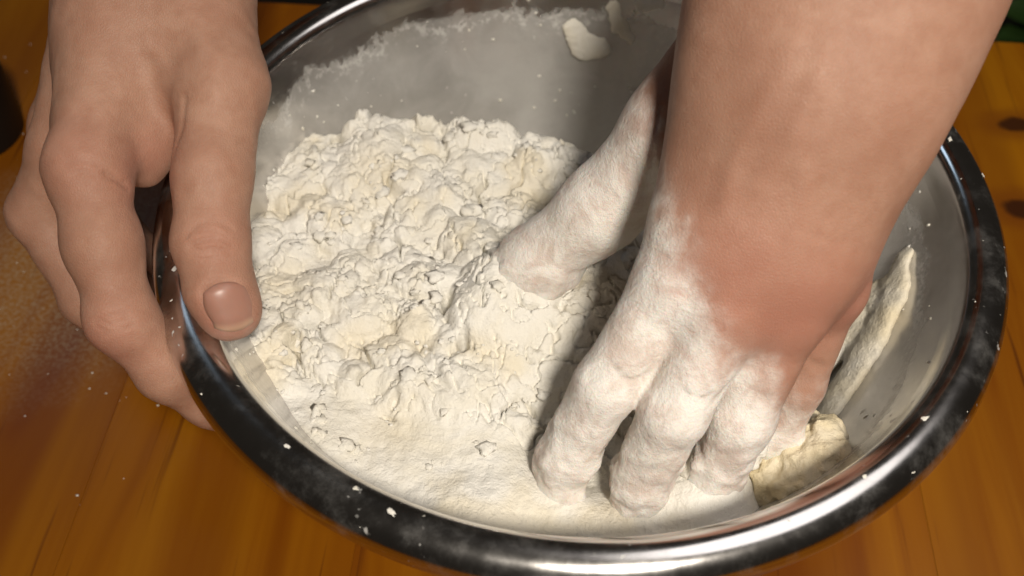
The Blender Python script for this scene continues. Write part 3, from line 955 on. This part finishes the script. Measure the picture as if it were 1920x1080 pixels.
lump('dough_lump', [(((0.0687, -0.0598, 0.0498), 0.0090), ((0.0701, -0.0766, 0.0681), 0.0070)), (((0.0701, -0.0766, 0.0681), 0.0070), ((0.0607, -0.0814, 0.0623), 0.0071)), (((0.0627, -0.0663, 0.0461), 0.0079), ((0.0512, -0.0743, 0.0400), 0.0063)), (((0.0601, -0.0704, 0.0434), 0.0073), ((0.0622, -0.0852, 0.0664), 0.0054)), (((0.0543, -0.0855, 0.0569), 0.0062), ((0.0496, -0.0861, 0.0529), 0.0053))], 0.008, 0.0030, 0.012, M_FLOUR, 0.62,
     'yellowish dough lump beside the little finger of the working hand', 'dough', seed=2.0)
lump('dough_smear', [(((0.1082, -0.0054, 0.0724), 0.0038), ((0.1039, -0.0164, 0.0652), 0.0063)), (((0.1039, -0.0164, 0.0652), 0.0063), ((0.0960, -0.0296, 0.0551), 0.0073)), (((0.0960, -0.0296, 0.0551), 0.0073), ((0.0831, -0.0478, 0.0463), 0.0069)), (((0.1000, -0.0097, 0.0551), 0.0061), ((0.0916, -0.0188, 0.0428), 0.0069)), (((0.0916, -0.0188, 0.0428), 0.0069), ((0.0796, -0.0339, 0.0323), 0.0069)), (((0.0952, -0.0128, 0.0471), 0.0062), ((0.0850, -0.0249, 0.0354), 0.0066))], 0.008, 0.0013, 0.012, M_FLOUR, 0.30,
     flat=((-0.78, 0.42, 0.46), 0.38), label='long cream smear of dough on the bowl wall right of the hand', cat='dough', seed=5.0)
for i, segs in enumerate([
        [(((0.0328, -0.0839, 0.0740), 0.0041), ((0.0309, -0.0855, 0.0660), 0.0042))],
        [(((0.0500, -0.0729, 0.0760), 0.0039), ((0.0472, -0.0770, 0.0680), 0.0049))]]):
    lump('dough_clump', segs, 0.004, 0.0015, 0.007, M_FLOUR, 0.10, None, None, seed=30.0 + 3 * i, parent=hand2)
for i, (nodes, lab) in enumerate([
    ([((0.0021, 0.1093, 0.0753), 0.0032), ((0.0066, 0.1062, 0.0687), 0.0051), ((0.0137, 0.1052, 0.0677), 0.0038)], 'big pale flour flake stuck high on the far bowl wall'),
    ([((0.0179, 0.1109, 0.0839), 0.0021), ((0.0209, 0.1077, 0.0768), 0.0029), ((0.0249, 0.1056, 0.0733), 0.0017)], 'narrow flour flake beside the big flake on the far bowl wall'),
    ([((0.0289, 0.1095, 0.0866), 0.0029), ((0.0359, 0.1077, 0.0875), 0.0021)], 'flour flake nearest the forearm on the far bowl wall')]):
    nodes = [(on_wall_p, r) for (on_wall_p, r) in nodes]
    pts = []
    for (c, r) in nodes:
        pts.append((c, r))
    lump('flour_flake', list(zip(pts[:-1], pts[1:])), 0.003, 0.0012, 0.006, M_FLOUR, 0.05, lab, 'flour', 'flour flakes on the far wall', 0.0004, seed=9.0 + i, flat=((0.0, -0.87, 0.5), 0.35))

# ------------------------------------------------------------------ crumbs
def crumb_mesh(seed, r):
    bm = bmesh.new()
    bmesh.ops.create_icosphere(bm, subdivisions=2, radius=r)
    for v in bm.verts:
        n = v.co.normalized()
        v.co *= 1 + 0.9 * float(perlin(np.array([[n.x, n.y, n.z]]) * 1.4 + seed * 3.7)[0]) + 0.2 * float(perlin(np.array([[n.x, n.y, n.z]]) * 3.5 + seed)[0])
        v.co.z *= 0.4
    me = bpy.data.meshes.new('flour_crumb'); bm.to_mesh(me); bm.free()
    me.polygons.foreach_set('use_smooth', np.full(len(me.polygons), True))
    me.materials.append(M_FLOUR)
    return me


crumbs = [crumb_mesh(i, 1.0) for i in range(5)]


def put_crumb(p, s, label, group, rot=0.0, stretch=1.0, nrm=(0, 0, 1)):
    o = bpy.data.objects.new('flour_crumb', crumbs[int(rng.integers(0, 5))])
    q = Vector((0, 0, 1)).rotation_difference(Vector(nrm).normalized()) @ Quaternion((0, 0, 1), rot)
    o.rotation_mode = 'QUATERNION'; o.rotation_quaternion = q
    o.location = p; o.scale = (s * stretch, s, s * 0.8)
    COL.objects.link(o)
    tag(o, label, 'crumb', group)
    return o


def lip_point(ang, r):
    pr = np.array(LIP[2:9])
    z = float(np.interp(r, pr[:, 0], pr[:, 1]))
    sl = (float(np.interp(r + 0.0005, pr[:, 0], pr[:, 1])) - float(np.interp(r - 0.0005, pr[:, 0], pr[:, 1]))) / 0.001
    w = 1 + 0.0007 * (math.sin(2 * ang + 0.6) + 0.5 * math.sin(3 * ang + 2.0))
    return (r * w * math.cos(ang), r * w * math.sin(ang), z), (-sl * math.cos(ang), -sl * math.sin(ang), 1)


for (c, s, st, lab) in (
        ((-0.0572, -0.1062, 0.1000), 0.00059, 1.3, 'round white crumb on the front-left lip, second from the thumb'),
        ((-0.0479, -0.1126, 0.1000), 0.00066, 2.2, 'long white crumb on the front lip below the calm flour slope'),
        ((-0.0755, -0.0951, 0.1000), 0.00051, 1.8, 'flour crumb on the front-left lip nearest the thumb'),
        ((0.0865, -0.0841, 0.1000), 0.00062, 2.0, 'flour crumb on the inner edge of the front-right lip'),
        ((0.0808, -0.0987, 0.1000), 0.00043, 1.4, 'tiny crumb near the outer edge of the front-right lip'),
        ((0.0678, -0.1012, 0.1000), 0.00055, 1.3, 'flour crumb on the front-right lip nearest the yellow dough lump'),
        ((0.1201, 0.0206, 0.1000), 0.00066, 1.8, 'flour crumb on the lip right beside the forearm'),
        ((0.1280, 0.0072, 0.1000), 0.00055, 1.5, 'flour crumb on the outer right lip near the table knots')):
    a = math.atan2(c[1], c[0]); r = min(max(math.hypot(c[0], c[1]), 0.1195), 0.1285)
    p, n = lip_point(a, r)
    put_crumb(p, s, lab, 'flour crumbs on the lip', a + 1.57 + random.uniform(-0.5, 0.5), st, n)

def heap_crumbs():
    tm = [(np.array([v.co[:] for v in c.vertices]), np.array([p.vertices[:] for p in c.polygons])) for c in crumbs]
    g = np.random.default_rng(21); SV, SF = [], []; n0 = 0
    for _ in range(1500):
        x, y = g.uniform(-0.105, 0.070), g.uniform(-0.082, 0.076)
        if g.random() > 1.1 * float(sstep(-0.15, 0.4, fbm(np.array([[x, y, 0.0]]) / 0.02 + 140.0, 2))[0]): continue
        z = FZ[min(np.searchsorted(FX, x), len(FX) - 1), min(np.searchsorted(FY, y), len(FY) - 1)]
        if z < float(bowl_z(math.hypot(x, y))) + 0.001: continue
        s = 0.0004 + 0.0019 * g.random() ** 3
        tv, tf = tm[int(g.integers(0, 5))]
        a = g.uniform(0, 6.28); c, sn = math.cos(a), math.sin(a)
        v = (tv * np.array([g.uniform(0.8, 1.5), 1.0, 1.7]) * s) @ np.array([[c, -sn, 0], [sn, c, 0], [0, 0, 1]])
        SV.append(v + np.array([x, y, z])); SF.append(tf + n0); n0 += len(tv)
    o = mesh_obj('crumbs', np.concatenate(SV), np.concatenate(SF), M_FLOUR, bpy.data.objects['flour_heap'])
    o['kind'] = 'stuff'


heap_crumbs()
specks = []
for i in range(260):
    a = rng.uniform(0, 2 * math.pi); z = rng.uniform(0.02, 0.0885)
    r = float(wall_r(z))
    specks.append(((r * math.cos(a), r * math.sin(a), z), (-math.cos(a), -math.sin(a), 0.5), rng.uniform(0.0002, 0.0008) ** 1.0))
for i in range(30):
    a = rng.uniform(0, 2 * math.pi)
    p, n = lip_point(a, rng.uniform(0.119, 0.128))
    specks.append((p, n, rng.uniform(0.00015, 0.0004)))
for i in range(160):
    p = np.array(DUST)[:2] + rng.normal(size=2) * np.array([0.06, 0.10])
    if math.hypot(*p) < 0.085: continue
    specks.append(((p[0], p[1], 0.0001), (0, 0, 1), rng.uniform(0.0001, 0.0004)))
SV, SF = [], []
tmpl = [np.array([v.co[:] for v in c.vertices]) for c in crumbs[:1]]
bm = bmesh.new(); bmesh.ops.create_icosphere(bm, subdivisions=1, radius=1.0)
iv = np.array([v.co[:] for v in bm.verts]); jf = np.array([[v.index for v in f.verts] for f in bm.faces]); bm.free()
for k, (p, n, s) in enumerate(specks):
    q = Vector((0, 0, 1)).rotation_difference(Vector(n).normalized()).to_matrix()
    v = iv * (1 + 0.3 * rng.normal(size=(len(iv), 1))) * np.array([rng.uniform(0.8, 1.8), 1, 0.5]) * s
    SV.append(v @ np.array(q).T + np.array(p)); SF.append(jf + k * len(iv))
o = mesh_obj('flour_specks', np.concatenate(SV), np.concatenate(SF), M_FLOUR)
tag(o, 'tiny white flour specks scattered over bowl and table', 'flour', kind='stuff')

# ------------------------------------------------------------------ things at the edges of the picture
def cup():
    c = (-0.2583, 0.1169, 0.0000)
    prof = dense([(0.0, 0.0006), (0.020, 0.0006), (0.0225, 0.003), (0.0235, 0.020), (0.0240, 0.0335), (0.0232, 0.0345), (0.0222, 0.0335), (0.0215, 0.010), (0.018, 0.006), (0.0, 0.006)], 3)
    V, F = lathe(prof[1:-1], 64)
    V = V + np.array([c[0] - 0.012, c[1] + 0.006, 0])
    F = [tuple(q) for q in F] + [tuple(range(64)), tuple(range(len(V) - 64, len(V)))[::-1]]
    o = mesh_obj('cup', V, F, M_BLACK)
    tag(o, 'round black cup cut off at the left edge behind the gripping hand', 'cup')


cup()


def leaf_mesh(L, W, name='leaf'):
    V = []; F = []
    n = 10
    for i in range(n + 1):
        t = i / n
        w = W * math.sin(math.pi * t ** 0.8) ** 0.9 * (1 - 0.25 * t)
        for s in (-1, -0.5, 0, 0.5, 1):
            V.append((w * s, L * t, -0.25 * L * t * t + 0.25 * abs(s) * w + 0.03 * L * math.sin(t * 9 + s)))
    for i in range(n):
        for k in range(4):
            a = i * 5 + k; F.append((a, a + 1, a + 6, a + 5))
    N = len(V)
    V2 = V + [(x, y, z - 0.0006) for x, y, z in V]
    F2 = F + [tuple(N + q for q in f[::-1]) for f in F]
    me = bpy.data.meshes.new(name); me.from_pydata(V2, [], F2); me.materials.append(M_LEAF)
    me.polygons.foreach_set('use_smooth', np.full(len(me.polygons), True))
    return me


def plant():
    c = np.array((0.5097, 0.6130, -0.3000))
    base = (c[0] + 0.03, c[1] + 0.05)
    root = empty('potted_plant', (base[0], base[1], FLOOR_Z))
    tag(root, 'dim green leafy plant beyond the table edge at top right', 'plant')
    prof = dense([(0.0, 0.0005), (0.07, 0.0005), (0.085, 0.05), (0.10, 0.16), (0.104, 0.165), (0.096, 0.165), (0.092, 0.14), (0.0, 0.14)], 2)
    V, F = lathe(prof[1:-1], 40)
    V = V + np.array([base[0], base[1], FLOOR_Z])
    F = [tuple(q) for q in F] + [tuple(range(40)), tuple(range(len(V) - 40, len(V)))[::-1]]
    mesh_obj('pot', V, F, M_POT, root)
    lm = leaf_mesh(0.085, 0.021)
    g = random.Random(4)
    for s in range(7):
        a = g.uniform(0, 6.28); top = Vector((math.cos(a) * g.uniform(0.03, 0.13), math.sin(a) * g.uniform(0.02, 0.10), g.uniform(0.34, 0.50)))
        b = Body()
        p0 = Vector((base[0], base[1], FLOOR_Z + 0.13))
        p1 = p0 + Vector((top.x * 0.3, top.y * 0.3, top.z * 0.6)); p2 = p0 + top
        b.chain([(tuple(p0), 0.004), (tuple(p1), 0.0032), (tuple(p2), 0.0022)], 0.002)
        V, Q = b.mesh(0.0016)
        mesh_obj('stem', V, Q, M_STEM, root)
        for k in range(7):
            t = 0.35 + 0.65 * k / 6
            q = p0.lerp(p1, t * 2) if t < 0.5 else p1.lerp(p2, t * 2 - 1)
            o = bpy.data.objects.new('leaf', lm); COL.objects.link(o)
            o.parent = root; o.matrix_parent_inverse = Matrix.Translation(-root.location)
            o.location = q; o.rotation_euler = (g.uniform(0.0, 0.7), g.uniform(-0.3, 0.3), g.uniform(0, 6.28))
            o.scale = [g.uniform(0.6, 1.1)] * 3


plant()
